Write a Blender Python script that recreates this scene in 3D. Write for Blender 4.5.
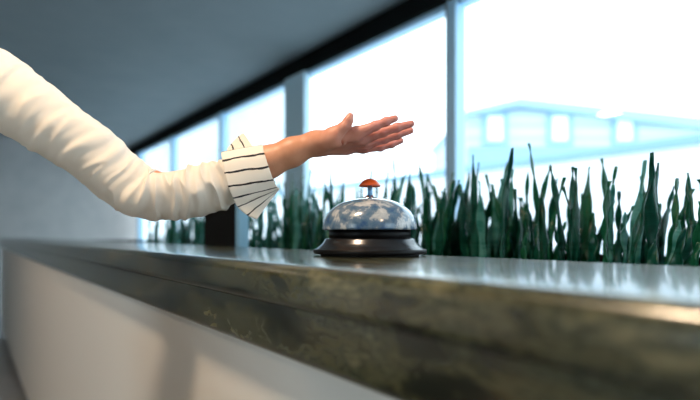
import bpy, bmesh, math, random
import numpy as np
from mathutils import Vector, Matrix, noise

S = bpy.context.scene
COL = S.collection
for o in list(bpy.data.objects):
    bpy.data.objects.remove(o)
random.seed(7)

# ------------------------------------------------------------------ camera, sky, lamps, exposure
F = 500.0                      # focal length in pixels of a 700 px wide frame
ZC = 1.10                      # eye height above the floor
HOR = 235.0                    # image row of the horizon
cam = bpy.data.cameras.new('camera')
cam.sensor_width = 36.0
cam.lens = F / 700 * 36.0
cam.shift_y = (HOR - 200) / 700
cam.clip_start = 0.02
cam.dof.use_dof = True
cam.dof.focus_distance = 0.762
cam.dof.aperture_fstop = 2.2
co = bpy.data.objects.new('camera', cam)
COL.objects.link(co)
co.location = (0, 0, ZC)
co.rotation_euler = (math.pi / 2, 0, 0)
S.camera = co

S.view_settings.view_transform = 'Standard'
S.view_settings.look = 'None'
S.view_settings.gamma = 1.0
S.view_settings.exposure = 0.5
S.view_settings.use_curve_mapping = False
S.cycles.max_bounces = 10
S.cycles.transparent_max_bounces = 16
S.cycles.sample_clamp_indirect = 6.0
S.cycles.use_denoising = True

world = bpy.data.worlds.new('overcast_sky')
S.world = world
world.use_nodes = True
wn = world.node_tree
wn.nodes.clear()
wo = wn.nodes.new('ShaderNodeOutputWorld')
wb = wn.nodes.new('ShaderNodeBackground')
wb.inputs['Color'].default_value = (0.80, 0.93, 1.0, 1)
wb.inputs['Strength'].default_value = 2.5
wn.links.new(wb.outputs[0], wo.inputs[0])

# room directions: u runs along the counter and the window wall, n points from the camera to the window
U = Vector((-0.608, 0.794, 0)).normalized()
N = Vector((U.y, -U.x, 0))
def W(s, n, z):
    return U * s + N * n + Vector((0, 0, z))
def P(px, py, Y):
    return Vector(((px - 350) * Y / F, Y, ZC - (py - HOR) * Y / F))
RZ = math.atan2(U.y, U.x)      # rotation that lays local x along the counter

def area_lamp(name, loc, size, power, col, target=None):
    l = bpy.data.lights.new(name, 'AREA')
    l.shape = 'DISK'
    l.size = size
    l.energy = power
    l.color = col
    o = bpy.data.objects.new(name, l)
    COL.objects.link(o)
    o.location = loc
    if target is not None:
        o.rotation_euler = (Vector(target) - Vector(loc)).to_track_quat('-Z', 'Y').to_euler()
    return o
CEIL = ZC + 1.33
LAMPS = [(Vector((-0.50, 0.30, CEIL - 0.03)), 0.22, 17.0), (Vector((0.9, -0.9, CEIL - 0.03)), 0.22, 8.0),
         (Vector((-2.6, 1.2, CEIL - 0.03)), 0.22, 12.0)]
for p, sz, pw in LAMPS:
    area_lamp('ceiling_lamp_light', p - Vector((0, 0, 0.012)), sz, pw, (1.0, 0.74, 0.50), p - Vector((0, 0, 1)))

# ------------------------------------------------------------------ materials
def mat(name, base=(0.5, 0.5, 0.5), rough=0.5, metal=0.0, **kw):
    m = bpy.data.materials.new(name)
    m.use_nodes = True
    b = m.node_tree.nodes['Principled BSDF']
    b.inputs['Base Color'].default_value = (*base, 1)
    b.inputs['Roughness'].default_value = rough
    b.inputs['Metallic'].default_value = metal
    for k, v in kw.items():
        b.inputs[k.replace('_', ' ')].default_value = v
    return m
def nodes(m):
    nt = m.node_tree
    return nt, nt.nodes['Principled BSDF']
def noise_ramp(m, scale, stops, detail=5, rough=0.6, stretch=None, coord='Object', distort=0.0, target='Base Color'):
    nt, b = nodes(m)
    tc = nt.nodes.new('ShaderNodeTexCoord')
    mp = nt.nodes.new('ShaderNodeMapping')
    if stretch:
        mp.inputs['Scale'].default_value = stretch
    nz = nt.nodes.new('ShaderNodeTexNoise')
    nz.inputs['Scale'].default_value = scale
    nz.inputs['Detail'].default_value = detail
    nz.inputs['Roughness'].default_value = rough
    nz.inputs['Distortion'].default_value = distort
    r = nt.nodes.new('ShaderNodeValToRGB')
    el = r.color_ramp.elements
    while len(el) > 1:
        el.remove(el[-1])
    el[0].position = stops[0][0]
    el[0].color = (*stops[0][1], 1)
    for p, c in stops[1:]:
        e = el.new(p)
        e.color = (*c, 1)
    nt.links.new(tc.outputs[coord], mp.inputs[0])
    nt.links.new(mp.outputs[0], nz.inputs['Vector'])
    nt.links.new(nz.outputs[0], r.inputs[0])
    nt.links.new(r.outputs[0], b.inputs[target])
    return nz, r
def add_bump(m, scale, strength, dist=0.002, detail=4, coord='Object', stretch=None):
    nt, b = nodes(m)
    tc = nt.nodes.new('ShaderNodeTexCoord')
    mp = nt.nodes.new('ShaderNodeMapping')
    if stretch:
        mp.inputs['Scale'].default_value = stretch
    nz = nt.nodes.new('ShaderNodeTexNoise')
    nz.inputs['Scale'].default_value = scale
    nz.inputs['Detail'].default_value = detail
    bp = nt.nodes.new('ShaderNodeBump')
    bp.inputs['Strength'].default_value = strength
    bp.inputs['Distance'].default_value = dist
    nt.links.new(tc.outputs[coord], mp.inputs[0])
    nt.links.new(mp.outputs[0], nz.inputs['Vector'])
    nt.links.new(nz.outputs[0], bp.inputs['Height'])
    nt.links.new(bp.outputs[0], b.inputs['Normal'])

M_floor = mat('stone_floor', (0.16, 0.15, 0.14), 0.35)
noise_ramp(M_floor, 6, [(0.3, (0.28, 0.30, 0.32)), (0.7, (0.36, 0.37, 0.38))])
M_ceil = mat('grey_ceiling', (0.20, 0.25, 0.28), 0.8)
noise_ramp(M_ceil, 3, [(0.3, (0.17, 0.205, 0.225)), (0.7, (0.195, 0.23, 0.25))])
M_wall = mat('pale_plaster', (0.5, 0.36, 0.24), 0.85)
noise_ramp(M_wall, 5, [(0.3, (0.42, 0.42, 0.42)), (0.7, (0.50, 0.49, 0.48))])
M_header = mat('black_header', (0.006, 0.008, 0.009), 0.8, 0, Specular_IOR_Level=0.1)
M_post = mat('blue_grey_paint', (0.62, 0.86, 1.0), 0.5)
M_frame = mat('blue_grey_frame', (0.48, 0.76, 1.0), 0.45)
M_darkframe = mat('brown_rubber_edge', (0.06, 0.045, 0.04), 0.6)
M_sill = mat('dark_sill', (0.05, 0.06, 0.06), 0.6)

M_glass = bpy.data.materials.new('window_glass')
M_glass.use_nodes = True
nt = M_glass.node_tree
nt.nodes.clear()
go = nt.nodes.new('ShaderNodeOutputMaterial')
gm = nt.nodes.new('ShaderNodeMixShader')
gt = nt.nodes.new('ShaderNodeBsdfTransparent')
gt.inputs[0].default_value = (0.94, 0.98, 0.99, 1)
gg = nt.nodes.new('ShaderNodeBsdfGlossy')
gg.inputs['Roughness'].default_value = 0.02
lw = nt.nodes.new('ShaderNodeLayerWeight')
lw.inputs[0].default_value = 0.5
pw_ = nt.nodes.new('ShaderNodeMath')
pw_.operation = 'POWER'
pw_.inputs[1].default_value = 5.0
gl = nt.nodes.new('ShaderNodeMath')
gl.operation = 'MULTIPLY_ADD'
gl.inputs[1].default_value = 0.5
gl.inputs[2].default_value = 0.02
nt.links.new(lw.outputs['Facing'], pw_.inputs[0])
nt.links.new(pw_.outputs[0], gl.inputs[0])
nt.links.new(gl.outputs[0], gm.inputs[0])
nt.links.new(gt.outputs[0], gm.inputs[1])
nt.links.new(gg.outputs[0], gm.inputs[2])
nt.links.new(gm.outputs[0], go.inputs[0])

M_snow = mat('snow', (0.86, 0.89, 0.92), 0.8)
noise_ramp(M_snow, 0.8, [(0.3, (0.82, 0.86, 0.90)), (0.7, (0.9, 0.92, 0.94))])
M_outwall = mat('white_render', (0.84, 0.88, 0.92), 0.8)
noise_ramp(M_outwall, 1.2, [(0.3, (0.78, 0.83, 0.88)), (0.7, (0.88, 0.91, 0.94))])
M_house = mat('pale_blue_siding', (0.42, 0.55, 0.66), 0.7)
nt, b = nodes(M_house)
tc = nt.nodes.new('ShaderNodeTexCoord')
wv = nt.nodes.new('ShaderNodeTexWave')
wv.bands_direction = 'Z'
wv.inputs['Scale'].default_value = 1.0
wv.inputs['Distortion'].default_value = 0.3
rr = nt.nodes.new('ShaderNodeValToRGB')
rr.color_ramp.elements[0].color = (0.40, 0.50, 0.60, 1)
rr.color_ramp.elements[1].color = (0.52, 0.61, 0.70, 1)
nt.links.new(tc.outputs['Object'], wv.inputs['Vector'])
nt.links.new(wv.outputs[0], rr.inputs[0])
nt.links.new(rr.outputs[0], b.inputs['Base Color'])
M_roof = mat('blue_grey_roof', (0.30, 0.44, 0.56), 0.6)
M_housedark = mat('blue_plinth', (0.26, 0.42, 0.58), 0.7)
M_trim_sky = mat('white_trim_and_sky', (0.85, 0.88, 0.9), 0.5)  # window trim, and the sky reflection painted in the house windows
M_block = mat('pale_facade', (0.50, 0.60, 0.67), 0.7)
noise_ramp(M_block, 0.7, [(0.35, (0.44, 0.50, 0.54)), (0.65, (0.60, 0.65, 0.68))])
M_pane = mat('far_window_pane', (0.36, 0.5, 0.62), 0.2)

# polished brown-green stone of the counter
M_stone = mat('polished_green_brown_stone', (0.05, 0.05, 0.035), 0.27)
nt, b = nodes(M_stone)
b.inputs['Coat Weight'].default_value = 0.6
b.inputs['Coat Roughness'].default_value = 0.12
b.inputs['Specular IOR Level'].default_value = 0.4
tc = nt.nodes.new('ShaderNodeTexCoord')
mp = nt.nodes.new('ShaderNodeMapping')
mp.inputs['Scale'].default_value = (0.4, 1, 1)
n1 = nt.nodes.new('ShaderNodeTexNoise')
n1.inputs['Scale'].default_value = 22
n1.inputs['Detail'].default_value = 10
n1.inputs['Roughness'].default_value = 0.68
n1.inputs['Distortion'].default_value = 0.35
r1 = nt.nodes.new('ShaderNodeValToRGB')
cr = r1.color_ramp
cr.elements[0].position = 0.30
cr.elements[0].color = (0.005, 0.008, 0.005, 1)
cr.elements[1].position = 0.78
cr.elements[1].color = (0.26, 0.25, 0.15, 1)
for p, c in ((0.42, (0.010, 0.014, 0.008)), (0.48, (0.040, 0.043, 0.022)), (0.515, (0.075, 0.076, 0.040)), (0.55, (0.026, 0.034, 0.019)), (0.62, (0.12, 0.118, 0.066))):
    e = cr.elements.new(p)
    e.color = (*c, 1)
nt.links.new(tc.outputs['Object'], mp.inputs[0])
nt.links.new(mp.outputs[0], n1.inputs['Vector'])
nt.links.new(n1.outputs[0], r1.inputs[0])
nt.links.new(r1.outputs[0], b.inputs['Base Color'])
M_panel = mat('cream_counter_panel', (0.78, 0.76, 0.72), 0.5)

# bell
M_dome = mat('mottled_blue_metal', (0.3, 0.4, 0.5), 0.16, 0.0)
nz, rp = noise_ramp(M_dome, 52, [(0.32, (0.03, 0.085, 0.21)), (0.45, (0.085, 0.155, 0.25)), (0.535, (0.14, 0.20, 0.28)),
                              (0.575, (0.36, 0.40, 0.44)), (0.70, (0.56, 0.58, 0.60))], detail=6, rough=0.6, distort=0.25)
nt, b = nodes(M_dome)
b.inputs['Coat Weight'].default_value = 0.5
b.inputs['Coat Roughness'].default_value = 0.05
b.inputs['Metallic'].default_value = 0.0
add_bump(M_dome, 42, 0.35, 0.004, 1)
M_black = mat('black_lacquer', (0.004, 0.004, 0.005), 0.4, 0.0, Specular_IOR_Level=0.15)
M_base = mat('brushed_black_nickel', (0.075, 0.075, 0.08), 0.22, 0.85)
M_rubber = mat('black_rubber', (0.012, 0.012, 0.013), 0.55)
M_chrome = mat('chrome', (0.75, 0.78, 0.82), 0.12, 1.0)
M_stem = mat('blue_steel', (0.18, 0.42, 0.72), 0.3, 0.3)
M_cap = mat('orange_red_plastic', (0.86, 0.115, 0.018), 0.32, 0.0, Coat_Weight=0.3)

# person
M_skin = mat('skin', (0.66, 0.36, 0.24), 0.45)
noise_ramp(M_skin, 55, [(0.3, (0.61, 0.275, 0.155)), (0.7, (0.68, 0.335, 0.205))], detail=6)
nt, b = nodes(M_skin)
tcs = nt.nodes.new('ShaderNodeTexCoord')
sps = nt.nodes.new('ShaderNodeSeparateXYZ')
mrs = nt.nodes.new('ShaderNodeMapRange')          # the palm and fingers are pinker than the tanned forearm
mrs.inputs['From Min'].default_value = -0.075
mrs.inputs['From Max'].default_value = 0.045
mxs = nt.nodes.new('ShaderNodeMix')
mxs.data_type = 'RGBA'
mxs.blend_type = 'MULTIPLY'
mxs.inputs[7].default_value = (1.06, 0.90, 1.30, 1)
prev = b.inputs['Base Color'].links[0].from_socket
nt.links.new(tcs.outputs['Object'], sps.inputs[0])
nt.links.new(sps.outputs['X'], mrs.inputs[0])
nt.links.new(mrs.outputs[0], mxs.inputs[0])
nt.links.new(prev, mxs.inputs[6])
nt.links.new(mxs.outputs[2], b.inputs['Base Color'])
b.inputs['Subsurface Weight'].default_value = 0.18
b.inputs['Subsurface Radius'].default_value = (0.6, 0.22, 0.12)
b.inputs['Subsurface Scale'].default_value = 0.006
add_bump(M_skin, 420, 0.25, 0.0006, 3)
M_nail = mat('fingernail', (0.74, 0.42, 0.34), 0.22)
M_cloth = mat('cream_cotton', (0.78, 0.73, 0.66), 0.85)
add_bump(M_cloth, 900, 0.15, 0.0004, 2)
nt, b = nodes(M_cloth)
b.inputs['Sheen Weight'].default_value = 0.15
M_cuff = mat('striped_cream_cotton', (0.84, 0.80, 0.74), 0.85)
nt, b = nodes(M_cuff)
uvn = nt.nodes.new('ShaderNodeUVMap')
sp = nt.nodes.new('ShaderNodeSeparateXYZ')
nzz = nt.nodes.new('ShaderNodeTexNoise')
nzz.inputs['Scale'].default_value = 3.0
nt.links.new(uvn.outputs[0], nzz.inputs['Vector'])
ad = nt.nodes.new('ShaderNodeMath')
ad.operation = 'MULTIPLY_ADD'
ad.inputs[1].default_value = 0.24
nt.links.new(uvn.outputs[0], sp.inputs[0])
nt.links.new(nzz.outputs[0], ad.inputs[0])
nt.links.new(sp.outputs['Y'], ad.inputs[2])
pp = nt.nodes.new('ShaderNodeMath')
pp.operation = 'PINGPONG'
pp.inputs[1].default_value = 0.5
nt.links.new(ad.outputs[0], pp.inputs[0])
lt = nt.nodes.new('ShaderNodeMath')
lt.operation = 'LESS_THAN'
lt.inputs[1].default_value = 0.072
nt.links.new(pp.outputs[0], lt.inputs[0])
mx = nt.nodes.new('ShaderNodeMix')
mx.data_type = 'RGBA'
mx.inputs[6].default_value = (0.84, 0.79, 0.71, 1)
mx.inputs[7].default_value = (0.012, 0.013, 0.02, 1)
nt.links.new(lt.outputs[0], mx.inputs[0])
nt.links.new(mx.outputs[2], b.inputs['Base Color'])
M_trouser = mat('dark_trousers', (0.03, 0.035, 0.05), 0.85)
M_shoe = mat('black_shoe', (0.02, 0.02, 0.02), 0.35)
M_hair = mat('dark_brown_hair', (0.05, 0.028, 0.016), 0.45)
M_eye = mat('eye_white', (0.8, 0.8, 0.78), 0.2)
M_iris = mat('iris', (0.06, 0.035, 0.02), 0.2)

# plants
def leaf_mat(name, dark, light, trans):
    m = mat(name, dark, 0.24)
    nt, b = nodes(m)
    noise_ramp(m, 9, [(0.35, dark), (0.52, tuple(0.5 * (a + c) for a, c in zip(dark, light))), (0.6, dark), (0.72, light)],
               detail=3, stretch=(1, 1, 3.5), distort=0.6)
    tr = nt.nodes.new('ShaderNodeBsdfTranslucent')
    tr.inputs[0].default_value = (*trans, 1)
    ms = nt.nodes.new('ShaderNodeMixShader')
    ms.inputs[0].default_value = 0.24
    out = [n for n in nt.nodes if n.type == 'OUTPUT_MATERIAL'][0]
    nt.links.new(b.outputs[0], ms.inputs[1])
    nt.links.new(tr.outputs[0], ms.inputs[2])
    nt.links.new(ms.outputs[0], out.inputs[0])
    return m
M_leaf = [leaf_mat('dark_green_leaf', (0.003, 0.050, 0.034), (0.012, 0.13, 0.088), (0.01, 0.20, 0.12)),
          leaf_mat('green_leaf', (0.004, 0.075, 0.036), (0.015, 0.17, 0.085), (0.02, 0.30, 0.14)),
          leaf_mat('pale_lit_leaf', (0.020, 0.17, 0.14), (0.16, 0.46, 0.46), (0.14, 0.55, 0.52))]  # last one is paler: light on the leaves put into their colour
M_soil = mat('dark_soil', (0.012, 0.010, 0.008), 0.95)
add_bump(M_soil, 60, 0.8, 0.01)
M_planter = mat('charcoal_planter', (0.005, 0.006, 0.007), 0.9, 0, Specular_IOR_Level=0.1)
M_cab = mat('black_laminate', (0.004, 0.005, 0.006), 0.8, 0, Specular_IOR_Level=0.1)
M_steel = mat('pale_steel', (0.17, 0.38, 0.58), 0.4, 0.0)
M_lampglass = mat('lamp_diffuser', (0.9, 0.8, 0.6), 0.4)
nodes(M_lampglass)[1].inputs['Emission Color'].default_value = (1, 0.65, 0.35, 1)
nodes(M_lampglass)[1].inputs['Emission Strength'].default_value = 6
M_lamprim = mat('lamp_rim', (0.6, 0.6, 0.6), 0.3, 0.8)

# ------------------------------------------------------------------ mesh helpers
def link(name, me, m=None, parent=None):
    o = bpy.data.objects.new(name, me)
    COL.objects.link(o)
    if m is not None:
        me.materials.append(m)
    if parent is not None:
        o.parent = parent
        o.matrix_parent_inverse = Matrix.Identity(4)
    return o
def smooth(me, on=True):
    for p in me.polygons:
        p.use_smooth = on
def mesh_obj(name, verts, faces, m=None, parent=None, sm=False, fix=True):
    me = bpy.data.meshes.new(name)
    me.from_pydata([tuple(v) for v in verts], [], faces)
    if fix:
        b = bmesh.new()
        b.from_mesh(me)
        bmesh.ops.recalc_face_normals(b, faces=b.faces)
        b.to_mesh(me)
        b.free()
    me.update()
    if sm:
        smooth(me)
    return link(name, me, m, parent)
def empty(name, loc, rz=0.0):
    o = bpy.data.objects.new(name, None)
    o.empty_display_size = 0.05
    COL.objects.link(o)
    o.location = loc
    o.rotation_euler = (0, 0, rz)
    return o
def tag(o, label, cat, group=None):
    o['label'] = label
    o['category'] = cat
    if group:
        o['group'] = group
    return o
def struct(o):
    o['kind'] = 'structure'
    return o
def bev(o, w, seg=2):
    md = o.modifiers.new('bevel', 'BEVEL')
    md.width = w
    md.segments = seg
    md.limit_method = 'ANGLE'
    return o
def boxes(name, lst, m, parent=None, bevel=0.0):
    """axis-aligned boxes (x0,x1,y0,y1,z0,z1) of ONE object, in the parent's space"""
    v, f = [], []
    for x0, x1, y0, y1, z0, z1 in lst:
        k = len(v)
        v += [(x0, y0, z0), (x1, y0, z0), (x1, y1, z0), (x0, y1, z0), (x0, y0, z1), (x1, y0, z1), (x1, y1, z1), (x0, y1, z1)]
        f += [[k + i for i in q] for q in ((0, 3, 2, 1), (4, 5, 6, 7), (0, 1, 5, 4), (1, 2, 6, 5), (2, 3, 7, 6), (3, 0, 4, 7))]
    o = mesh_obj(name, v, f, m, parent)
    if bevel:
        bev(o, bevel)
    return o
def wbox(name, s0, s1, n0, n1, z0, z1, m, bevel=0.0):
    """a box laid along the counter direction: origin at its base centre"""
    cs, cn = (s0 + s1) / 2, (n0 + n1) / 2
    o = boxes(name, [(s0 - cs, s1 - cs, cn - n1, cn - n0, 0, z1 - z0)], m, None, bevel)
    o.location = W(cs, cn, z0)
    o.rotation_euler = (0, 0, RZ)
    return o
def lathe(name, prof, m, parent=None, seg=96, sm=True, closed=True):
    """profile [(r,z)...] from the bottom axis to the top axis"""
    v, f = [], []
    ring = []
    for r, z in prof:
        if r < 1e-6:
            ring.append([len(v)])
            v.append((0, 0, z))
        else:
            ring.append(list(range(len(v), len(v) + seg)))
            v += [(r * math.cos(2 * math.pi * i / seg), r * math.sin(2 * math.pi * i / seg), z) for i in range(seg)]
    for a, b in zip(ring, ring[1:]):
        for i in range(seg):
            j = (i + 1) % seg
            if len(a) == 1 and len(b) == 1:
                continue
            if len(a) == 1:
                f.append([a[0], b[j], b[i]])
            elif len(b) == 1:
                f.append([a[i], a[j], b[0]])
            else:
                f.append([a[i], a[j], b[j], b[i]])
    return mesh_obj(name, v, f, m, parent, sm)
def rounded(prof, idx_r):
    """round the listed corners of a polyline: {index: radius}"""
    out = []
    for i, p in enumerate(prof):
        if i not in idx_r:
            out.append(p)
            continue
        a, c = Vector(prof[i - 1]), Vector(prof[i + 1])
        b = Vector(p)
        d = min(idx_r[i], 0.45 * (a - b).length, 0.45 * (c - b).length)
        p0 = b + (a - b).normalized() * d
        p1 = b + (c - b).normalized() * d
        for k in range(7):
            t = k / 6
            q = p0 * (1 - t) ** 2 + b * 2 * t * (1 - t) + p1 * t ** 2
            out.append((q.x, q.y))
    return out

# signed-distance modelling, used for the body
def sd_cone(Pt, a, ra, b, rb):
    a = np.array(a); b = np.array(b)
    ba = b - a
    l2 = float(ba @ ba)
    rr = ra - rb
    a2 = max(l2 - rr * rr, 1e-12)
    il2 = 1.0 / max(l2, 1e-12)
    pa = Pt - a
    y = pa @ ba
    z = y - l2
    x2 = ((pa * l2 - y[..., None] * ba) ** 2).sum(-1)
    y2 = y * y * l2
    z2 = z * z * l2
    k = math.copysign(1, rr) * rr * rr * x2
    d = (np.sqrt(x2 * a2 * il2) + y * rr) * il2 - ra
    m1 = np.sign(z) * a2 * z2 > k
    m2 = np.sign(y) * a2 * y2 < k
    d = np.where(m2, np.sqrt(x2 + y2) * il2 - ra, d)
    d = np.where(m1, np.sqrt(x2 + z2) * il2 - rb, d)
    return d
def sd_ell(Pt, c, r, R=None):
    q = Pt - np.array(c)
    if R is not None:
        q = q @ np.array(R)
    r = np.array(r)
    k0 = np.sqrt(((q / r) ** 2).sum(-1))
    k1 = np.sqrt(((q / (r * r)) ** 2).sum(-1)) + 1e-9
    return k0 * (k0 - 1) / k1
def smin(a, b, k):
    h = np.maximum(k - np.abs(a - b), 0) / k
    return np.minimum(a, b) - h * h * k * 0.25
def smax(a, b, k):
    return -smin(-a, -b, k)
def surface_nets(fn, lo, hi, h):
    lo = np.array(lo, float); hi = np.array(hi, float)
    n = np.ceil((hi - lo) / h).astype(int) + 1
    ax = [lo[i] + h * np.arange(n[i]) for i in range(3)]
    vals = np.empty(tuple(n))
    for i in range(0, n[0], 24):
        G = np.stack(np.meshgrid(ax[0][i:i + 24], ax[1], ax[2], indexing='ij'), -1)
        vals[i:i + 24] = fn(G)
    ins = vals < 0
    c = tuple(k - 1 for k in n)
    acc = np.zeros(c + (3,)); cnt = np.zeros(c)
    ijk = np.stack(np.meshgrid(*[np.arange(k) for k in c], indexing='ij'), -1).astype(float)
    offs = [(a, b, d) for a in (0, 1) for b in (0, 1) for d in (0, 1)]
    def sl(o):
        return tuple(slice(o[i], o[i] + c[i]) for i in range(3))
    for o in offs:
        for axn in range(3):
            if o[axn]:
                continue
            o2 = list(o); o2[axn] = 1
            v0 = vals[sl(o)]; v1 = vals[sl(o2)]
            cr = (v0 < 0) != (v1 < 0)
            if not cr.any():
                continue
            t = np.where(cr, v0 / np.where(cr, v0 - v1, 1), 0)
            p = ijk + np.array(o, float)
            p[..., axn] += t
            acc += np.where(cr[..., None], p, 0)
            cnt += cr
    m = cnt > 0
    idx = -np.ones(c, int)
    idx[m] = np.arange(m.sum())
    V = lo + h * acc[m] / cnt[m][:, None]
    faces = []
    for axn in range(3):
        b, d = (axn + 1) % 3, (axn + 2) % 3
        s0 = [slice(None)] * 3; s1 = [slice(None)] * 3
        s0[axn] = slice(0, -1); s1[axn] = slice(1, None)
        e = ins[tuple(s0)] != ins[tuple(s1)]
        pos = np.argwhere(e)
        ok = (pos[:, b] > 0) & (pos[:, d] > 0) & (pos[:, b] < n[b] - 1) & (pos[:, d] < n[d] - 1)
        pos = pos[ok]
        if not len(pos):
            continue
        def get(ob, od):
            q = pos.copy(); q[:, b] += ob; q[:, d] += od
            return idx[q[:, 0], q[:, 1], q[:, 2]]
        Q = np.stack([get(-1, -1), get(0, -1), get(0, 0), get(-1, 0)], 1)
        fl = ~ins[pos[:, 0], pos[:, 1], pos[:, 2]]
        Q[fl] = Q[fl][:, ::-1]
        faces.append(Q)
    return V, np.concatenate(faces)
def np_mesh(name, parts, m, parent=None):
    v, f, k = [], [], 0
    for V, Fc in parts:
        v.append(V); f.append(Fc + k); k += len(V)
    me = bpy.data.meshes.new(name)
    me.from_pydata(np.concatenate(v).tolist(), [], np.concatenate(f).tolist())
    me.update()
    smooth(me)
    return link(name, me, m, parent)
def relax(V, Fc, it=2, lam=0.5):
    e = np.concatenate([Fc[:, [0, 1]], Fc[:, [1, 2]], Fc[:, [2, 3]], Fc[:, [3, 0]]])
    for k in range(it):
        for l in (lam, -lam * 0.9):
            s = np.zeros_like(V); c = np.zeros(len(V))
            np.add.at(s, e[:, 0], V[e[:, 1]]); np.add.at(c, e[:, 0], 1)
            np.add.at(s, e[:, 1], V[e[:, 0]]); np.add.at(c, e[:, 1], 1)
            V = V + l * (s / np.maximum(c, 1)[:, None] - V)
    return V, Fc

# ------------------------------------------------------------------ the room
NW = 2.0                       # the window wall
HZ = ZC + 1.215                # underside of the window header
SILL = 0.28
S0, S1, NB = -2.2, 8.2, -2.6
struct(wbox('floor', S0, S1, NB, NW + 0.12, -0.1, 0, M_floor))
struct(wbox('ceiling', S0, S1, NB, NW + 0.12, CEIL, CEIL + 0.1, M_ceil))
wbk = boxes('wall_back', [(S0, -.6, 0, .1, 0, CEIL), (1.0, S1, 0, .1, 0, CEIL), (-.6, 1.0, 0, .1, 0, .9), (-.6, 1.0, 0, .1, 2.2, CEIL)], M_wall)
wbk.location = W(0, NB, 0)
wbk.rotation_euler = (0, 0, RZ)
struct(wbk)
wbe = empty('window_8', W(0, NB, 0), RZ)  # unseen window added to throw cool light on the palm and cuff
struct(wbe)
boxes('window_frame', [(-.6, 1.0, .02, .08, .9, .95), (-.6, 1.0, .02, .08, 2.15, 2.2), (-.6, -.55, .02, .08, .95, 2.15), (.95, 1.0, .02, .08, .95, 2.15)], M_frame, wbe)
boxes('glass_pane', [(-.55, .95, .047, .053, .95, 2.15)], M_glass, wbe)
wr = boxes('wall_right', [(-.1, 0, -NW - .12, -1.6, 0, CEIL), (-.1, 0, -.3, -NB + .1, 0, CEIL), (-.1, 0, -1.6, -.3, 0, .7), (-.1, 0, -1.6, -.3, 2.2, CEIL)], M_wall)
wr.location = W(S0, 0, 0)
wr.rotation_euler = (0, 0, RZ)
struct(wr)
we = empty('window_9', W(S0, 0, 0), RZ)  # unseen window added to brighten the posts and the bell's right side
struct(we)
boxes('window_frame', [(-.08, -.02, -1.6, -.3, .7, .75), (-.08, -.02, -1.6, -.3, 2.15, 2.2), (-.08, -.02, -1.6, -1.55, .75, 2.15), (-.08, -.02, -.35, -.3, .75, 2.15)], M_frame, we)
boxes('glass_pane', [(-.053, -.047, -1.55, -.35, .75, 2.15)], M_glass, we)
struct(wbox('wall_left', S1, S1 + 0.1, NB - 0.1, NW + 0.12, 0, CEIL, M_wall))
struct(wbox('wall_window', S0, S1, NW, NW + 0.12, 0, SILL, M_sill))
struct(wbox('trim_1', S0, S1, NW - 0.03, NW + 0.12, HZ, CEIL, M_header))
posts = [(-1.25, .03), (0.23, .03), (1.73, .03), (3.275, .145), (4.70, .035), (6.20, .035), (7.7, .035)]
for k, (s, hw) in enumerate(posts):
    if hw > .05:
        o = wbox('trim_%d' % (k + 2), s - hw, s + hw, NW - 0.03, NW + 0.03, SILL, HZ, M_post, 0.006)
        struct(o)
    else:
        o = wbox('trim_%d' % (k + 2), s - hw, s + hw, NW - 0.02, NW + 0.06, SILL, HZ, M_frame, 0.004)
        struct(o)
        boxes('rubber_edge', [(hw, hw + 0.016, -0.05, 0.03, 0.0, HZ - SILL)], M_darkframe, o)
for k in range(len(posts) - 1):
    a = posts[k][0] + posts[k][1] + 0.016
    bb = posts[k + 1][0] - posts[k + 1][1]
    w = (bb - a) / 2
    e = empty('window_%d' % (k + 1), W((a + bb) / 2, NW + 0.03, SILL), RZ)
    struct(e)
    boxes('window_frame', [(-w, w, -0.03, 0.03, 0.0, 0.05), (-w, w, -0.03, 0.03, HZ - SILL - 0.03, HZ - SILL)], M_frame, e)
    boxes('glass_pane', [(-w, w, -0.003, 0.003, 0.05, HZ - SILL - 0.03)], M_glass, e)
for p, sz, pw in LAMPS:
    e = empty('ceiling_light', p)
    r = sz / 2
    lathe('lamp_rim', rounded([(r, 0.0), (r + 0.02, 0.0), (r + 0.02, 0.03), (0, 0.03)], {1: 0.006}), M_lamprim, e, 48)
    lathe('diffuser', [(0, -0.004), (r * 0.8, -0.003), (r, 0.004), (r, 0.02), (0, 0.02)], M_lampglass, e, 48)
    e['kind'] = 'structure'

# ------------------------------------------------------------------ outside
og = wbox('snowy_ground', -20, 60, NW + 0.15, 60, -0.45, -0.35, M_snow)
struct(og)
gw = empty('garden_wall', W(3.0, 6.05, -0.35), RZ)
tag(gw, 'long white garden wall outside beyond the plants and glass', 'wall')
hgt = ZC + 1.03 + 0.35
boxes('wall_body', [(-7, 34, -0.1, 0.1, 0, hgt - 0.10)], M_outwall, gw)
boxes('coping', [(-7.02, 34.02, -0.15, 0.15, hgt - 0.10, hgt)], M_housedark, gw, 0.01)

# pale house right of the thin mullion
h0 = P(468, 113, 12.0)
hx = 2.95
hz = h0.z + 0.35
hs = empty('house', (h0.x + hx, 12.0, -0.35))
tag(hs, 'pale blue house with a low gabled roof seen through the right-hand pane', 'house')
def prism(name, pts, y0, y1, m, parent):
    n = len(pts)
    v = [(x, y0, z) for x, z in pts] + [(x, y1, z) for x, z in pts]
    f = [list(range(n)), list(range(2 * n - 1, n - 1, -1))] + [[i, (i + 1) % n, n + (i + 1) % n, n + i] for i in range(n)]
    return mesh_obj(name, v, f, m, parent)
pk = 0.28
ppx = P(517, 104, 12).x - h0.x - hx
prism('house_wall', [(-hx, 0), (hx, 0), (hx, hz - 0.4), (ppx + .05, hz + 0.1), (-hx, hz - 0.1)], 0, 5, M_house, hs)
prism('roof', [(-hx - 0.08, hz - 0.12), (ppx, hz + 0.12), (hx + 0.3, hz - 0.5), (hx + 0.3, hz - 0.25), (ppx, hz + 0.30), (-hx - 0.08, hz + 0.0)], -0.25, 5.2, M_roof, hs)
wz0 = P(490, 141, 12).z + 0.35
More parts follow.
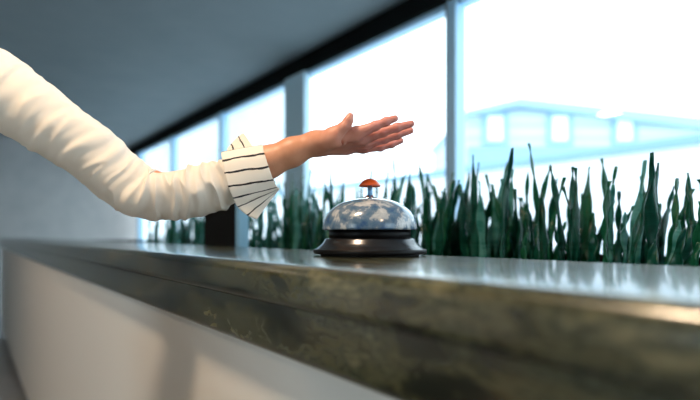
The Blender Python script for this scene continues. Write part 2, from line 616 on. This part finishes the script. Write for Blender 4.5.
wz1 = P(490, 116, 12).z + 0.35
for k in range(3):
    x0 = P(488, 0, 12).x - h0.x - hx + k * 1.55
    wf = boxes('window_surround', [(x0 - 0.14, x0 - 0.02, -0.06, 0.04, wz0 - .1, wz1 + .1), (x0 + 0.36, x0 + 0.48, -0.06, 0.04, wz0 - .1, wz1 + .1),
                            (x0 - 0.02, x0 + 0.36, -0.06, 0.04, wz1, wz1 + .1), (x0 - 0.02, x0 + 0.36, -0.06, 0.04, wz0 - .1, wz0)], M_housedark, hs)
    boxes('sky_reflection', [(x0 - 0.02, x0 + 0.36, -0.03, 0.02, wz0, wz1)], M_trim_sky, wf)  # flat white sheet painted for the sky mirrored in the house window
boxes('plinth', [(-hx - 0.02, hx + 0.02, -0.08, 0.0, 0, wz0 - 0.15)], M_housedark, hs)

# pale block at the far left, beyond the wide post
bl = empty('apartment_block', W(25.0, 12.0, -0.35), RZ)
tag(bl, 'washed-out pale apartment block outside, left of the wide blue post', 'building')
boxes('facade', [(-6.2, 6.2, 0, 5, 0, 11)], M_block, bl)
for i in range(5):
    for j in range(3):
        x = -5.2 + i * 2.3
        z = 2.2 + j * 2.9
        w = boxes('window', [(x - .06, x + .96, -.06, .0, z - .06, z + 1.46)], M_trim_sky, bl)
        boxes('pane', [(x, x + .9, -.075, -.05, z, z + 1.4)], M_pane, w)

# ------------------------------------------------------------------ the counter
ZT = ZC - 0.0317
CB, CF = 0.592, 0.268
ct = empty('counter', W(2.3, (CB + CF) / 2, 0), RZ)
tag(ct, 'long polished green-brown stone counter with rounded front edge under the bell', 'counter')
def extrude(name, prof, s0, s1, m, parent, sm=True):
    """closed profile [(n, z)] swept along the counter direction"""
    cs = 2.3; cn = (CB + CF) / 2
    n = len(prof)
    K = 40
    v, f = [], []
    for k in range(K + 1):
        s = s0 + (s1 - s0) * k / K
        v += [(s - cs, -(a - cn), z) for a, z in prof]
    for k in range(K):
        for i in range(n):
            j = (i + 1) % n
            f.append([k * n + i, k * n + j, (k + 1) * n + j, (k + 1) * n + i])
    f.append(list(range(n)))
    f.append(list(range(K * n, K * n + n)))
    o = mesh_obj(name, v, f, m, parent, sm)
    md = o.modifiers.new('edge', 'EDGE_SPLIT')
    md.split_angle = math.radians(40)
    return o
TH = 0.046
top = rounded([(CF + .1, ZT), (CB, ZT), (CB, ZT - TH), (CF, ZT - TH), (CF, ZT), (CF + .1, ZT), (CF + .2, ZT)], {1: .012, 2: .006, 3: .010, 4: .022})[:-2]
extrude('worktop', top, -1.6, 6.6, M_stone, ct)
mo = rounded([(CB - .03, ZT - TH), (CB - .03, ZT - .105), (CF + .006, ZT - .105), (CF + .006, ZT - TH), (CB - .03, ZT - TH)], {2: .012})
extrude('apron', mo[:-1], -1.6, 6.6, M_stone, ct)
extrude('front_panel', [(CF + .03, .08), (CB - .05, .08), (CB - .05, ZT - .105), (CF + .03, ZT - .105)], -1.55, 6.55, M_panel, ct, False)
extrude('plinth', [(CF + .07, 0), (CB - .08, 0), (CB - .08, .08), (CF + .07, .08)], -1.5, 6.5, M_planter, ct, False)

# ------------------------------------------------------------------ the bell
BY = 0.773
q = BY / F                     # metres per pixel at the bell
bc = P(369.8, HOR, BY)
bell = empty('service_bell', (bc.x, bc.y, ZT))
tag(bell, 'mottled blue domed desk bell with black base standing on the stone counter', 'bell')
zb = lambda py: (255.5 - py) * q * 1.0
base_prof = [(0, 0.004), (46 * q, 0.004), (46 * q, 0.003), (54.5 * q, 0.003), (56 * q, 0.0045), (56 * q, 0.0075), (54.8 * q, 0.0095),
             (53.0 * q, 0.0115), (50.5 * q, 0.0145), (48.2 * q, 0.0175), (46.4 * q, 0.0213), (45.2 * q, 0.025), (44.2 * q, 0.0264), (41 * q, 0.027), (0, 0.027)]
bs = lathe('base', base_prof[4:], M_base, bell, 128)
lathe('base_rim', [(0, 0.003), (54.5 * q, 0.003), (56.2 * q, 0.0042), (56.3 * q, 0.0088), (55.4 * q, 0.0102), (50 * q, 0.0104), (0, 0.0104)], M_black, bell, 128)
lathe('rubber_foot', [(0, 0.0), (49 * q, 0.0), (49 * q, 0.0035), (0, 0.0035)], M_rubber, bell, 96)
lathe('collar', [(0, 0.0265), (39.5 * q, 0.0265), (40.8 * q, 0.028), (40.8 * q, 0.0405), (0, 0.0405)], M_black, bell, 96)
dome = []
z0, z1, R = zb(229.3), zb(198.2), 47.3 * q
dome.append((0, z0 - 0.0008 + 0.001))
dome.append((R - 0.004, z0))
dome.append((R - 0.0008, z0 - 0.0012))
K = 40
for k in range(K + 1):
    a = math.pi / 2 * k / K
    e = 0.86
    dome.append((R * math.cos(a) ** e if k < K else 0, z0 + (z1 - z0) * math.sin(a) ** (0.94)))
dm = lathe('dome', dome, M_dome, bell, 160)
dm['label'] = 'mottled blue and off-white dome'
zt = z1 - 0.001
lathe('dome_nut', rounded([(0, zt - .001), (11 * q, zt - .001), (10 * q, zt + .0018), (5 * q, zt + .0028), (4.2 * q, zt + .005), (0, zt + .005)], {2: .001}), M_chrome, bell, 48)
st = lathe('plunger', [(0, zt), (2.3 * q, zt), (2.3 * q, zb(185)), (0, zb(185))], M_stem, bell, 32)
zc0, zc1 = zb(186.6), zb(178.6)
cap = [(0, zc0 + 0.0035), (4 * q, zc0 + 0.0028), (8.6 * q, zc0 + 0.0008), (10.4 * q, zc0), (11.1 * q, zc0 + 0.0006)]
for k in range(1, 15):
    a = 1 - k / 14
    cap.append((11.1 * q * a, zc0 + 0.0006 + (zc1 - zc0 - 0.0006) * (1 - a ** 2.3) ** 0.9))
cp = lathe('button', cap, M_cap, bell, 64)
cp['label'] = 'orange-red mushroom-shaped button'

# ------------------------------------------------------------------ the person
def pt(*a):
    return np.array(P(*a))
# arm, forearm and hand
AR = [((-39, 72, .72), .048), ((50, 125, .745), .038), ((150, 193, .772), .029), ((200, 190, .773), .030), ((268, 162.3, .773), .0234),
      ((292, 152.2, .773), .0207), ((313, 143.3, .774), .0174)]
PALM = [  # metacarpals: wrist end, knuckle end
    ((320, 141, .763), .0120, (356, 133.8, .746), .0102),
    ((320, 143, .770), .0120, (362, 138.4, .763), .0102),
    ((320, 145, .778), .0120, (365, 143.2, .782), .0097),
    ((321, 146, .786), .0108, (363, 147.6, .799), .0088),
    ((326, 145.6, .776), .0128, (346, 147.2, .792), .0112)]
THENAR = [((320, 142.5, .765), .0150, (333.5, 137.8, .744), .0148), ((333.5, 137.8, .744), .0148, (344.6, 127.6, .733), .0090)]
THUMB = [((344.6, 127.6, .733), .0088), ((348.3, 120.8, .731), .0066), ((350.1, 116.2, .731), .0053)]
FING = [
    [((356, 133.8, .746), .0102), ((375.5, 125.8, .737), .0068), ((386, 121.6, .734), .0061), ((395, 118.5, .733), .0051)],
    [((362, 138.4, .763), .0102), ((383, 132.0, .756), .0071), ((397, 127.5, .752), .0064), ((411.2, 123.8, .751), .0052)],
    [((365, 143.2, .782), .0097), ((384.5, 138.9, .778), .0070), ((397, 135.0, .776), .0064), ((410.6, 130.6, .776), .0052)],
    [((363, 147.6, .799), .0088), ((380.5, 147.2, .799), .0063), ((391.5, 144.2, .799), .0058), ((400.8, 140.8, .800), .0049)]]
def f_hand(G):
    d = None
    for (a, ra), (b, rb) in zip(AR[2:], AR[3:]):
        c = sd_cone(G, pt(*a), ra, pt(*b), rb)
        d = c if d is None else smin(d, c, .012)
    pal = None
    for a, ra, b, rb in PALM:
        c = sd_cone(G, pt(*a), ra, pt(*b), rb)
        pal = c if pal is None else smin(pal, c, .010)
    d = smin(d, pal, .018)
    th = None
    for a, ra, b, rb in THENAR:
        c = sd_cone(G, pt(*a), ra, pt(*b), rb)
        th = c if th is None else smin(th, c, .008)
    for (a, ra), (b, rb) in zip(THUMB, THUMB[1:]):
        th = smin(th, sd_cone(G, pt(*a), ra, pt(*b), rb), .004)
    d = smin(d, th, .0075)
    fs = None
    for fg in FING:
        c = None
        for (a, ra), (b, rb) in zip(fg, fg[1:]):
            e = sd_cone(G, pt(*a), ra, pt(*b), rb)
            c = e if c is None else smin(c, e, .003)
        # soft knuckle pads
        for (a, ra) in fg[1:3]:
            c = smin(c, np.sqrt(((G - pt(*a)) ** 2).sum(-1)) - ra * 1.03, .003)
        fs = c if fs is None else smin(fs, c, .0012)
    d = smin(d, fs, .006)
    # creases of the palm
    d = smax(d, .016 - np.sqrt(((G - pt(352.5, 140.5, .724)) ** 2).sum(-1)), .010)
    for a, b, r in (((350, 131.5, .735), (342.5, 140.5, .739), .0034), ((342.5, 140.5, .739), (340, 146, .753), .0020),
                    ((346, 142.5, .751), (358, 139.5, .750), .0008), ((357, 147.5, .783), (364, 139.5, .755), .0008)):
        d = smax(d, -sd_cone(G, pt(*a), r, pt(*b), r * .7), .0035)
    return d
lo = np.min([pt(232, 200, .773), pt(232, 200, .70)], 0)
hnd = surface_nets(f_hand, (P(238, 0, .773).x, .705, P(0, 186, .773).z), (P(418, 0, .773).x, .835, P(0, 110, .733).z), .0012)
hnd = relax(*hnd, it=2)
sh = np.array(P(-39, 72, .72))
tc_ = np.array((sh[0] - .065, sh[1] - .19, 0))
TX, TY = tc_[0], tc_[1]
shz = sh[2]
pel = .92
TORSO = [((TX, TY, pel), .135, (TX - .01, TY, 1.06), .115), ((TX - .01, TY, 1.06), .115, (TX + .005, TY, shz - .11), .125)]
def f_torso(G, g=0.0):
    Q = G - np.array((TX, TY, 0)); Q = Q * np.array((1.25, 1, 1)) + np.array((TX, TY, 0))
    d = None
    for a, ra, b, rb in TORSO:
        c = sd_cone(Q, a, ra + g, b, rb + g)
        d = c if d is None else smin(d, c, .06)
    rs = np.array((sh[0] - .06, sh[1] - .37, sh[2]))
    d = smin(d, sd_cone(G, sh + np.array((-.02, -.02, 0)), .05 + g, rs, .05 + g), .09)
    for y in (-.075, .075):
        d = smin(d, sd_ell(G, (TX + .085, TY + y, shz - .16), (.034 + g, .05 + g, .05 + g)), .04)
    return d
def f_rarm(G, g=0.0):
    rs = np.array((sh[0] - .06, sh[1] - .37, sh[2]))
    d = sd_cone(G, rs, .047 + g, rs + np.array((-.03, -.05, -.29)), .037 + g)
    d = smin(d, sd_cone(G, rs + np.array((-.03, -.05, -.29)), .037 + g, rs + np.array((.05, -.05, -.51)), .024 + g), .02)
    return d
def f_legs(G, g=0.0):
    d = None
    for y in (-.085, .085):
        a, b, c = (TX, TY + y, pel - .02), (TX + .02, TY + y * 1.05, .50), (TX - .02, TY + y * 1.05, .09)
        e = smin(sd_cone(G, a, .092 + g, b, .056 + g), sd_cone(G, b, .054 + g, c, .036 + g), .03)
        d = e if d is None else smin(d, e, .03)
    return smin(d, sd_ell(G, (TX - .01, TY, pel), (.125 + g, .17 + g, .12 + g)), .06)
HX, HY, HZc = TX + .035, TY, shz + .215
def f_neckhead(G):
    d = sd_ell(G, (HX - .012, HY, HZc + .025), (.094, .076, .098))
    d = smin(d, sd_cone(G, (HX + .035, HY, HZc - .035), .052, (HX + .062, HY, HZc - .085), .028), .05)
    d = smin(d, sd_cone(G, (HX + .082, HY, HZc + .012), .008, (HX + .103, HY, HZc - .028), .012), .014)
    for y in (-.031, .031):
        d = smax(d, -(np.sqrt(((G - np.array((HX + .094, HY + y, HZc + .008))) ** 2).sum(-1)) - .015), .012)
        d = smin(d, sd_ell(G, (HX + .082, HY + y, HZc + .028), (.012, .020, .006)), .010)
        d = smin(d, sd_ell(G, (HX - .005, HY + math.copysign(.078, y), HZc - .005), (.020, .008, .032)), .008)
    d = smin(d, sd_ell(G, (HX + .087, HY, HZc - .056), (.008, .024, .006)), .006)
    d = smin(d, sd_ell(G, (HX + .086, HY, HZc - .067), (.008, .020, .006)), .006)
    d = smin(d, sd_cone(G, (HX - .025, HY, HZc - .06), .052, (TX - .02, TY, shz + .01), .056), .035)
    return d
def f_rhand(G):
    w = np.array((sh[0] - .06, sh[1] - .37, sh[2])) + np.array((.05, -.05, -.51))
    d = sd_cone(G, w, .022, w + np.array((.012, 0, -.08)), .030)
    for k, L in enumerate((.06, .072, .067, .052)):
        a = w + np.array((-.016 + .014 * k, .002, -.092)); b = a + np.array((.008, .012, -L))
        d = smin(d, sd_cone(G, a, .0095, b, .0065), .004)
    a = w + np.array((.028, .01, -.045))
    d = smin(d, smin(sd_cone(G, a, .013, a + np.array((.02, .012, -.04)), .0095), sd_cone(G, a + np.array((.02, .012, -.04)), .0095, a + np.array((.02, .018, -.068)), .007), .004), .008)
    return d
def f_larm(G, g=0.0):
    d = None
    for (a, ra), (b, rb) in zip(AR[:3], AR[1:4]):
        c = sd_cone(G, pt(*a), ra + g, pt(*b), rb + g)
        d = c if d is None else smin(d, c, .02)
    return d
def f_body(G):
    d = smin(f_torso(G), f_legs(G), .05)
    d = smin(d, f_rarm(G), .03)
    d = smin(d, f_larm(G), .03)
    d = smin(d, f_neckhead(G), .02)
    return np.minimum(d, f_rhand(G))
rsx = (sh[0] - .06, sh[1] - .37, sh[2])
body = surface_nets(lambda G: smin(smin(smin(f_torso(G), f_legs(G), .05), f_rarm(G), .03), f_larm(G), .03),
                    (TX - .24, TY - .34, .03), (P(228, 0, .773).x, TY + .32, shz + .09), .011)
head = surface_nets(f_neckhead, (HX - .14, HY - .12, shz - .05), (HX + .14, HY + .12, HZc + .15), .0042)
rh = surface_nets(f_rhand, (rsx[0] - .03, rsx[1] - .10, shz - .72), (rsx[0] + .16, rsx[1] + .04, shz - .47), .004)
person = np_mesh('person', [hnd, relax(*body), relax(*head, it=1), rh], M_skin)
tag(person, 'person in a cream blouse with striped turned-back cuff, reaching an open hand above the bell', 'person')

# fingernails on the back of the fingers
def nail(tip, prev, r, dorsal):
    a, b = Vector(pt(*prev)), Vector(pt(*tip))
    ax = (b - a).normalized()
    d = (dorsal - ax * dorsal.dot(ax)).normalized()
    sd = ax.cross(d)
    v, f = [], []
    for i in range(9):
        for j in range(7):
            u = -1 + 2 * i / 8; w = -1 + 2 * j / 6
            L = (0.0036 if u > 0 else 0.0060)
            wid = r * 0.86 * (1 - 0.25 * max(u, 0) ** 2)
            th = w * 0.95
            p = b + ax * (u * L - .001) + d * (r * math.cos(th) * 0.97 + 0.0003 - 0.0012 * max(u, 0) ** 2) + sd * (wid * math.sin(th))
            v.append(p)
    for i in range(8):
        for j in range(6):
            f.append([i * 7 + j, i * 7 + j + 1, (i + 1) * 7 + j + 1, (i + 1) * 7 + j])
    o = mesh_obj('fingernail', v, f, M_nail, person, True)
    md = o.modifiers.new('thick', 'SOLIDIFY')
    md.thickness = 0.0006
    md.offset = 0
for fg in FING:
    nail(fg[3][0], fg[2][0], fg[3][1], Vector((0, .57, .82)))
nail(THUMB[2][0], THUMB[1][0], THUMB[2][1], Vector((.2, .9, .1)))

# sleeve: a gathered tube along the arm
def catmull(pts, t):
    n = len(pts) - 1
    t = min(max(t, 0), n - 1e-6)
    i = int(t); u = t - i
    p = [np.array(pts[min(max(i + k, 0), n)], float) for k in (-1, 0, 1, 2)]
    return 0.5 * (2 * p[1] + (p[2] - p[0]) * u + (2 * p[0] - 5 * p[1] + 4 * p[2] - p[3]) * u * u + (3 * p[1] - p[0] - 3 * p[2] + p[3]) * u ** 3)
SL = [(255, 167.5, .773, 16.5), (240, 173.5, .773, 19), (231, 179, .773, 22), (222, 183.2, .773, 24.4), (210, 187.5, .773, 26.2), (195, 191.5, .773, 27.2), (180, 194.0, .773, 26.2),
      (165, 196.0, .773, 25.8), (148, 195.5, .771, 27), (125, 182, .766, 29), (90, 153, .756, 31), (45, 120, .743, 34), (0, 90, .733, 38), (-40, 70, .722, 41)]
def sleeve():
    NS, NT = 330, 112
    v, f = [], []
    up = Vector((0, -1, 0))
    nL = len(SL) - 1
    C = [catmull(SL, nL * i / NS) for i in range(NS + 1)]
    ctr = [P(c[0], c[1], c[2]) for c in C]
    dist = 0.0
    for i in range(NS + 1):
        tan = (ctr[min(i + 1, NS)] - ctr[max(i - 1, 0)]).normalized()
        e1 = (up - tan * up.dot(tan)).normalized()
        e2 = tan.cross(e1)
        if i:
            dist += (ctr[i] - ctr[i - 1]).length
        R = C[i][3] * C[i][2] / F
        for j in range(NT):
            th = 2 * math.pi * j / NT
            cs, sn = math.cos(th), math.sin(th)
            # folds gather across the sleeve and fork as they run round it
            w1 = noise.noise(Vector((dist * 11, cs * 0.8, sn * 0.8 + 7)))
            sk = dist + 0.010 * math.sin(th + 0.9) + 0.012 * w1
            f1 = 0.42 + 1.05 * noise.noise(Vector((sk * 78, cs * 0.42 + 3, sn * 0.42)))
            f2 = noise.noise(Vector((sk * 85 + 5, cs * 0.8, sn * 0.8 + 2)))
            am = 0.0105 * max(f1, 0) ** 1.5 + 0.0022 * f2
            rg = max(0.0, 1 - 2.4 * abs(noise.noise(Vector((sk * 44 + 20, cs * 0.5, sn * 0.5 + 5)))))
            am += 0.0062 * rg ** 1.6
            am *= (0.30 + 0.70 * abs(cs) ** 1.2) * min(1, 0.35 + dist / 0.05)
            if dist > .17:
                am *= max(0.45, 1 - (dist - .17) / .12)
            big = 0.0030 * noise.noise(Vector((dist * 14 + 9, cs * 0.8, sn * 0.8)))
            r = R - 0.0040 + am + big * min(1, dist / .05)
            v.append(ctr[i] + e1 * (cs * r) + e2 * (sn * r))
    for i in range(NS):
        for j in range(NT):
            k = (j + 1) % NT
            f.append([i * NT + j, i * NT + k, (i + 1) * NT + k, (i + 1) * NT + j])
    o = mesh_obj('sleeve', v, f, M_cloth, person, True)
    md = o.modifiers.new('thick', 'SOLIDIFY')
    md.thickness = 0.0009
    md.offset = -1
    o['label'] = 'gathered plain cream sleeve'
sleeve()

# turned-back cuff: one striped sheet wrapped round the arm, its two free corners standing off
def sheet(rows, nu, nv, bulge):
    """rows: (v, left(px,py,Y), right(px,py,Y)) ; returns verts, faces, uv per vert"""
    vv = [r[0] for r in rows]
    pts = [list(P(*r[1])) + list(P(*r[2])) + [r[0]] for r in rows]
    v, uv, f = [], [], []
    n = len(rows) - 1
    for j in range(nv + 1):
        c = catmull(pts, n * j / nv)
        a, b = Vector(c[:3]), Vector(c[3:6])
        for i in range(nu + 1):
            t = i / nu
            p = a.lerp(b, t)
            wob = noise.noise(Vector((t * 2.2, c[6] * 0.45, 3.3))) * 0.0016 * math.sin(math.pi * min(t * 1.5, 1))
            p += Vector((0, -1, 0)) * (wob + bulge * math.sin(math.pi * t))
            v.append(p)
            uv.append((t, c[6] - 0.12))
    for j in range(nv):
        for i in range(nu):
            k = j * (nu + 1) + i
            f.append([k, k + 1, k + nu + 2, k + nu + 1])
    return v, f, uv
AY = .773
rowsA = [(0.15, (256.8, 219.3, AY - .022), (279.3, 188.6, AY + .004)),
         (1.0, (247.3, 215.3, AY - .027), (279.2, 188.6, AY - .004)),
         (2.0, (237.8, 207.2, AY - .031), (279, 188.4, AY - .012)),
         (3.0, (233.2, 198.3, AY - .036), (277.5, 187.0, AY - .018)),
         (4.0, (228.3, 186.7, AY - .040), (273.3, 179.8, AY - .0265)),
         (5.0, (224.6, 173.5, AY - .039), (268.7, 166.8, AY - .030)),
         (6.0, (222.4, 161.0, AY - .033), (264.6, 154.0, AY - .0265)),
         (6.75, (221.3, 153.6, AY - .014), (263.0, 146.0, AY - .014)),
         (7.4, (223, 152.8, AY + .010), (262.6, 145.9, AY + .008)),
         (8.2, (227, 160.5, AY + .030), (265, 152, AY + .021)),
         (9.2, (231, 176, AY + .037), (269, 165, AY + .0255)),
         (10.2, (235, 190, AY + .030), (273, 177, AY + .018)),
         (11.0, (239, 199, AY + .014), (275.5, 182.5, AY + .006))]
rowsB = [(0.1, (243.6, 132.8, AY + .040), (257.5, 153, AY + .024)),
         (1.0, (238.4, 136.4, AY + .040), (247.5, 153, AY + .027)),
         (2.0, (231.2, 143.8, AY + .038), (236.0, 155, AY + .029)),
         (2.6, (227.0, 149.5, AY + .036), (230.0, 157, AY + .030))]
v1, f1, u1 = sheet(rowsA, 26, 150, 0.0018)
v2, f2, u2 = sheet(rowsB, 16, 30, 0.0)
k = len(v1)
me = bpy.data.meshes.new('cuff')
me.from_pydata([tuple(p) for p in v1 + v2], [], f1 + [[i + k for i in q_] for q_ in f2])
uvl = me.uv_layers.new(name='UVMap')
uva = u1 + u2
for lp in me.loops:
    uvl.data[lp.index].uv = uva[lp.vertex_index]
smooth(me)
cuff = link('cuff', me, M_cuff, person)
md = cuff.modifiers.new('thick', 'SOLIDIFY')
md.thickness = 0.0016
md.offset = 0
cuff['label'] = 'turned-back cream cuff with thin black stripes'

# the rest of the clothes and the head (outside the frame on the left)
bl_ = surface_nets(lambda G: smax(smin(smin(f_torso(G, .012), sd_ell(G, (TX - .01, TY, pel - .02), (.170, .222, .18)), .05), f_rarm(G, .012), .03), np.maximum(pel - .10 - G[..., 2], G[..., 2] - (shz + .052)), .006),
                   (TX - .24, TY - .34, pel - .14), (TX + .26, TY + .27, shz + .09), .009)
np_mesh('blouse', [relax(*bl_)], M_cloth, person)
tr_ = surface_nets(lambda G: smax(f_legs(G, .012), np.maximum(.07 - G[..., 2], G[..., 2] - pel - .04), .006),
                   (TX - .2, TY - .26, .04), (TX + .2, TY + .26, pel + .08), .010)
np_mesh('trousers', [relax(*tr_)], M_trouser, person)
for y in (-.089, .089):
    s_ = surface_nets(lambda G: np.maximum(smin(sd_ell(G, (TX + .035, TY + y, .03), (.115, .042, .04)), sd_ell(G, (TX - .025, TY + y, .06), (.055, .042, .06)), .03), -G[..., 2] + .001),
                      (TX - .11, TY + y - .07, -.01), (TX + .18, TY + y + .07, .14), .006)
    np_mesh('shoe', [s_], M_shoe, person)
def f_hair(G):
    d = sd_ell(G, (HX - .022, HY, HZc + .035), (.102, .088, .104))
    d = smin(d, sd_cone(G, (HX - .075, HY, HZc), .06, (HX - .085, HY, HZc - .17), .045), .05)
    fr = np.maximum(G[..., 0] - (HX + .045) - .25 * (G[..., 2] - HZc), -(G[..., 2] - (HZc + .065)) + (G[..., 0] - HX) * 1.1 - .03)
    return smax(d, np.minimum(fr, G[..., 0] - (HX - .0)), .01)
np_mesh('hair', [surface_nets(f_hair, (HX - .17, HY - .12, HZc - .25), (HX + .12, HY + .12, HZc + .16), .005)], M_hair, person)
for y in (-.031, .031):
    for nm, r, dx, mm in (('eye', .0125, .0, M_eye), ('iris', .0065, .0072, M_iris)):
        o = lathe(nm, [(r * math.sin(math.pi * k / 12) if 0 < k < 12 else 0, -r * math.cos(math.pi * k / 12)) for k in range(13)], mm, person, 24)
        o.location = (HX + .0755 + dx, HY + y, HZc + .008)

# ------------------------------------------------------------------ plants beyond the counter
PN0, PN1, PZ = 0.86, 1.34, ZC - 0.100
def trough(s0, s1, label):
    e = empty('planter', W((s0 + s1) / 2, (PN0 + PN1) / 2, 0), RZ)
    tag(e, label, 'planter')
    w, d = (s1 - s0) / 2, (PN1 - PN0) / 2
    boxes('trough', [(-w, w, -d, -d + .03, 0, PZ + .05), (-w, w, d - .03, d, 0, PZ + .05), (-w, -w + .03, -d + .03, d - .03, 0, PZ + .05),
                     (w - .03, w, -d + .03, d - .03, 0, PZ + .05), (-w + .03, w - .03, -d + .03, d - .03, 0, .04)], M_planter, e)
    so = boxes('soil', [(-w + .03, w - .03, -d + .03, d - .03, .04, PZ)], M_soil, e)
    so['kind'] = 'stuff'
    return e
trough(-0.15, 2.42, 'long charcoal planter trough filled with snake plants, behind the bell')
trough(2.46, 5.4, 'charcoal planter trough farther back, behind the sleeve and under its plants')

def leaf_mesh(L, w, curl, lean, twist, seed):
    rnd = random.Random(seed)
    K, J = 22, 6
    v, f = [], []
    sway = rnd.uniform(-.03, .03)
    for i in range(K + 1):
        t = i / K
        wd = w * (0.62 + 0.55 * math.sin(math.pi * min(t * 0.95 + .1, 1)) ** 1.0) * (1 if t < .55 else max(0.0, 1 - ((t - .55) / .45) ** 2.1))
        wd = max(wd, 0.0012)
        x = lean * (t ** 1.6) * L + sway * math.sin(t * 3.0) * .5
        y = curl * t * t * L
        z = L * t * (1 - 0.12 * (lean * t) ** 2)
        a = twist * t
        for j in range(J + 1):
            u = -1 + 2 * j / J
            off = 0.22 * wd * (u * u) + 0.004 * math.sin(t * 14 + seed) * u
            lx, ly = u * wd / 2, off
            v.append((x + lx * math.cos(a) - ly * math.sin(a), y + lx * math.sin(a) + ly * math.cos(a), z))
    for i in range(K):
        for j in range(J):
            k = i * (J + 1) + j
            f.append([k, k + 1, k + J + 2, k + J + 1])
    me = bpy.data.meshes.new('leaf')
    me.from_pydata(v, [], f)
    smooth(me)
    return me
def leaf(parent, x, y, L, w, curl, lean, twist, rz, mi, seed):
    me = leaf_mesh(L, w, curl, lean, twist, seed)
    o = link('leaf', me, M_leaf[mi], parent)
    md = o.modifiers.new('thick', 'SOLIDIFY')
    md.thickness = 0.003
    md.offset = 0
    o.location = (x, y, 0)
    o.rotation_euler = (0, 0, rz)
    return o
def s_of(px, n):
    k = (px - 350) / F
    Y = n / (N.x * k + N.y)
    return U.x * k * Y + U.y * Y, Y
# (image column it stands behind, how tall above eye level its tallest leaf is in pixels, label)
CL = [
    (672, 84, 'snake plant at the right-hand end of the planter, nearest the camera'),
    (596, 82, 'second snake plant from the near right-hand end of the planter'),
    (528, 88, 'tall dark snake plant rising under the gabled house, third from the near right end'),
    (492, 74, 'dark snake plant below the left corner of the pale blue house'),
    (462, 62, 'short dark snake plant at the foot of the thin window mullion'),
    (432, 78, 'tall snake plant with one broad spear-like blade just left of the thin mullion'),
    (404, 74, 'snake plant with a thin crooked stem-like blade, below the fingertips'),
    (378, 50, 'snake plant mostly hidden behind the orange-red bell button'),
    (352, 58, 'snake plant rising behind the left shoulder of the bell dome'),
    (330, 66, 'snake plant beside the left side of the bell, below the palm'),
    (308, 68, 'snake plant below the wrist, under the wide blue post'),
    (288, 62, 'pale bluish snake plant below the forearm, right of the cuff corner'),
    (274, 50, 'snake plant directly below the pointed lower corner of the striped cuff'),
    (262, 40, 'snake plant just right of the pale steel end post'),
    (200, 40, 'snake plant left of the slim black panel, below the sleeve'),
    (189, 40, 'snake plant half hidden behind the hanging folds of the sleeve'),
    (176, 42, 'snake plant at the far left of the row, below the sleeve'),
]
for ci, (px, tall, lab) in enumerate(CL):
    rnd = random.Random(100 + ci)
    s, Y = s_of(px, 1.08)
    root = empty('snake_plant', W(s, 1.08, PZ), RZ)
    tag(root, lab, 'plant', 'snake plants in the planter row')
    top_z = ZC + tall * Y / F
    Hmax = top_z - PZ
    nl = 30
    for k in range(nl):
        x = rnd.uniform(-.075, .075)
        y = rnd.uniform(-.17, .17)
        L = Hmax * (rnd.uniform(.34, .93) if k else 1.0)
        w = rnd.uniform(.010, .023)
        curl = rnd.uniform(-.10, .10)
        lean = rnd.uniform(-.3, .3)
        mi = rnd.choice([0, 0, 0, 1, 1])
        if px < 350 and rnd.random() < .55:  # more of the lit-coloured leaves towards the left
            mi = 2
        if px >= 350 and rnd.random() < .12:
            mi = 2
        # blades show their flat side to the room with some turn either way
        leaf(root, x, y, L, w, curl, lean, rnd.uniform(-1.3, 1.3), rnd.uniform(-1.0, 1.0) - 0.65, mi, ci * 50 + k)
    if ci == 6:
        leaf(root, .03, 0, Hmax * 1.04, .010, .05, -.07, .3, -.6, 0, 991)

# slim black panel with a steel end post, standing between the counter and the planters
pn = empty('display_panel', W(1.51, .648, 0), RZ)
tag(pn, 'slim black upright panel with a pale steel end post, beyond the counter below the sleeve', 'panel')
ph_ = ZC + 0.12
boxes('board', [(-.122, .126, -.014, .014, .03, ph_)], M_cab, pn, .003)
boxes('end_post', [(-.150, -.124, -.016, .016, .012, ph_ + .01)], M_steel, pn, .003)
boxes('foot', [(-.145, -.085, -.045, .05, 0, .012), (.075, .125, -.045, .05, 0, .012), (-.085, .075, -.02, .02, 0, .03)], M_steel, pn, .003)
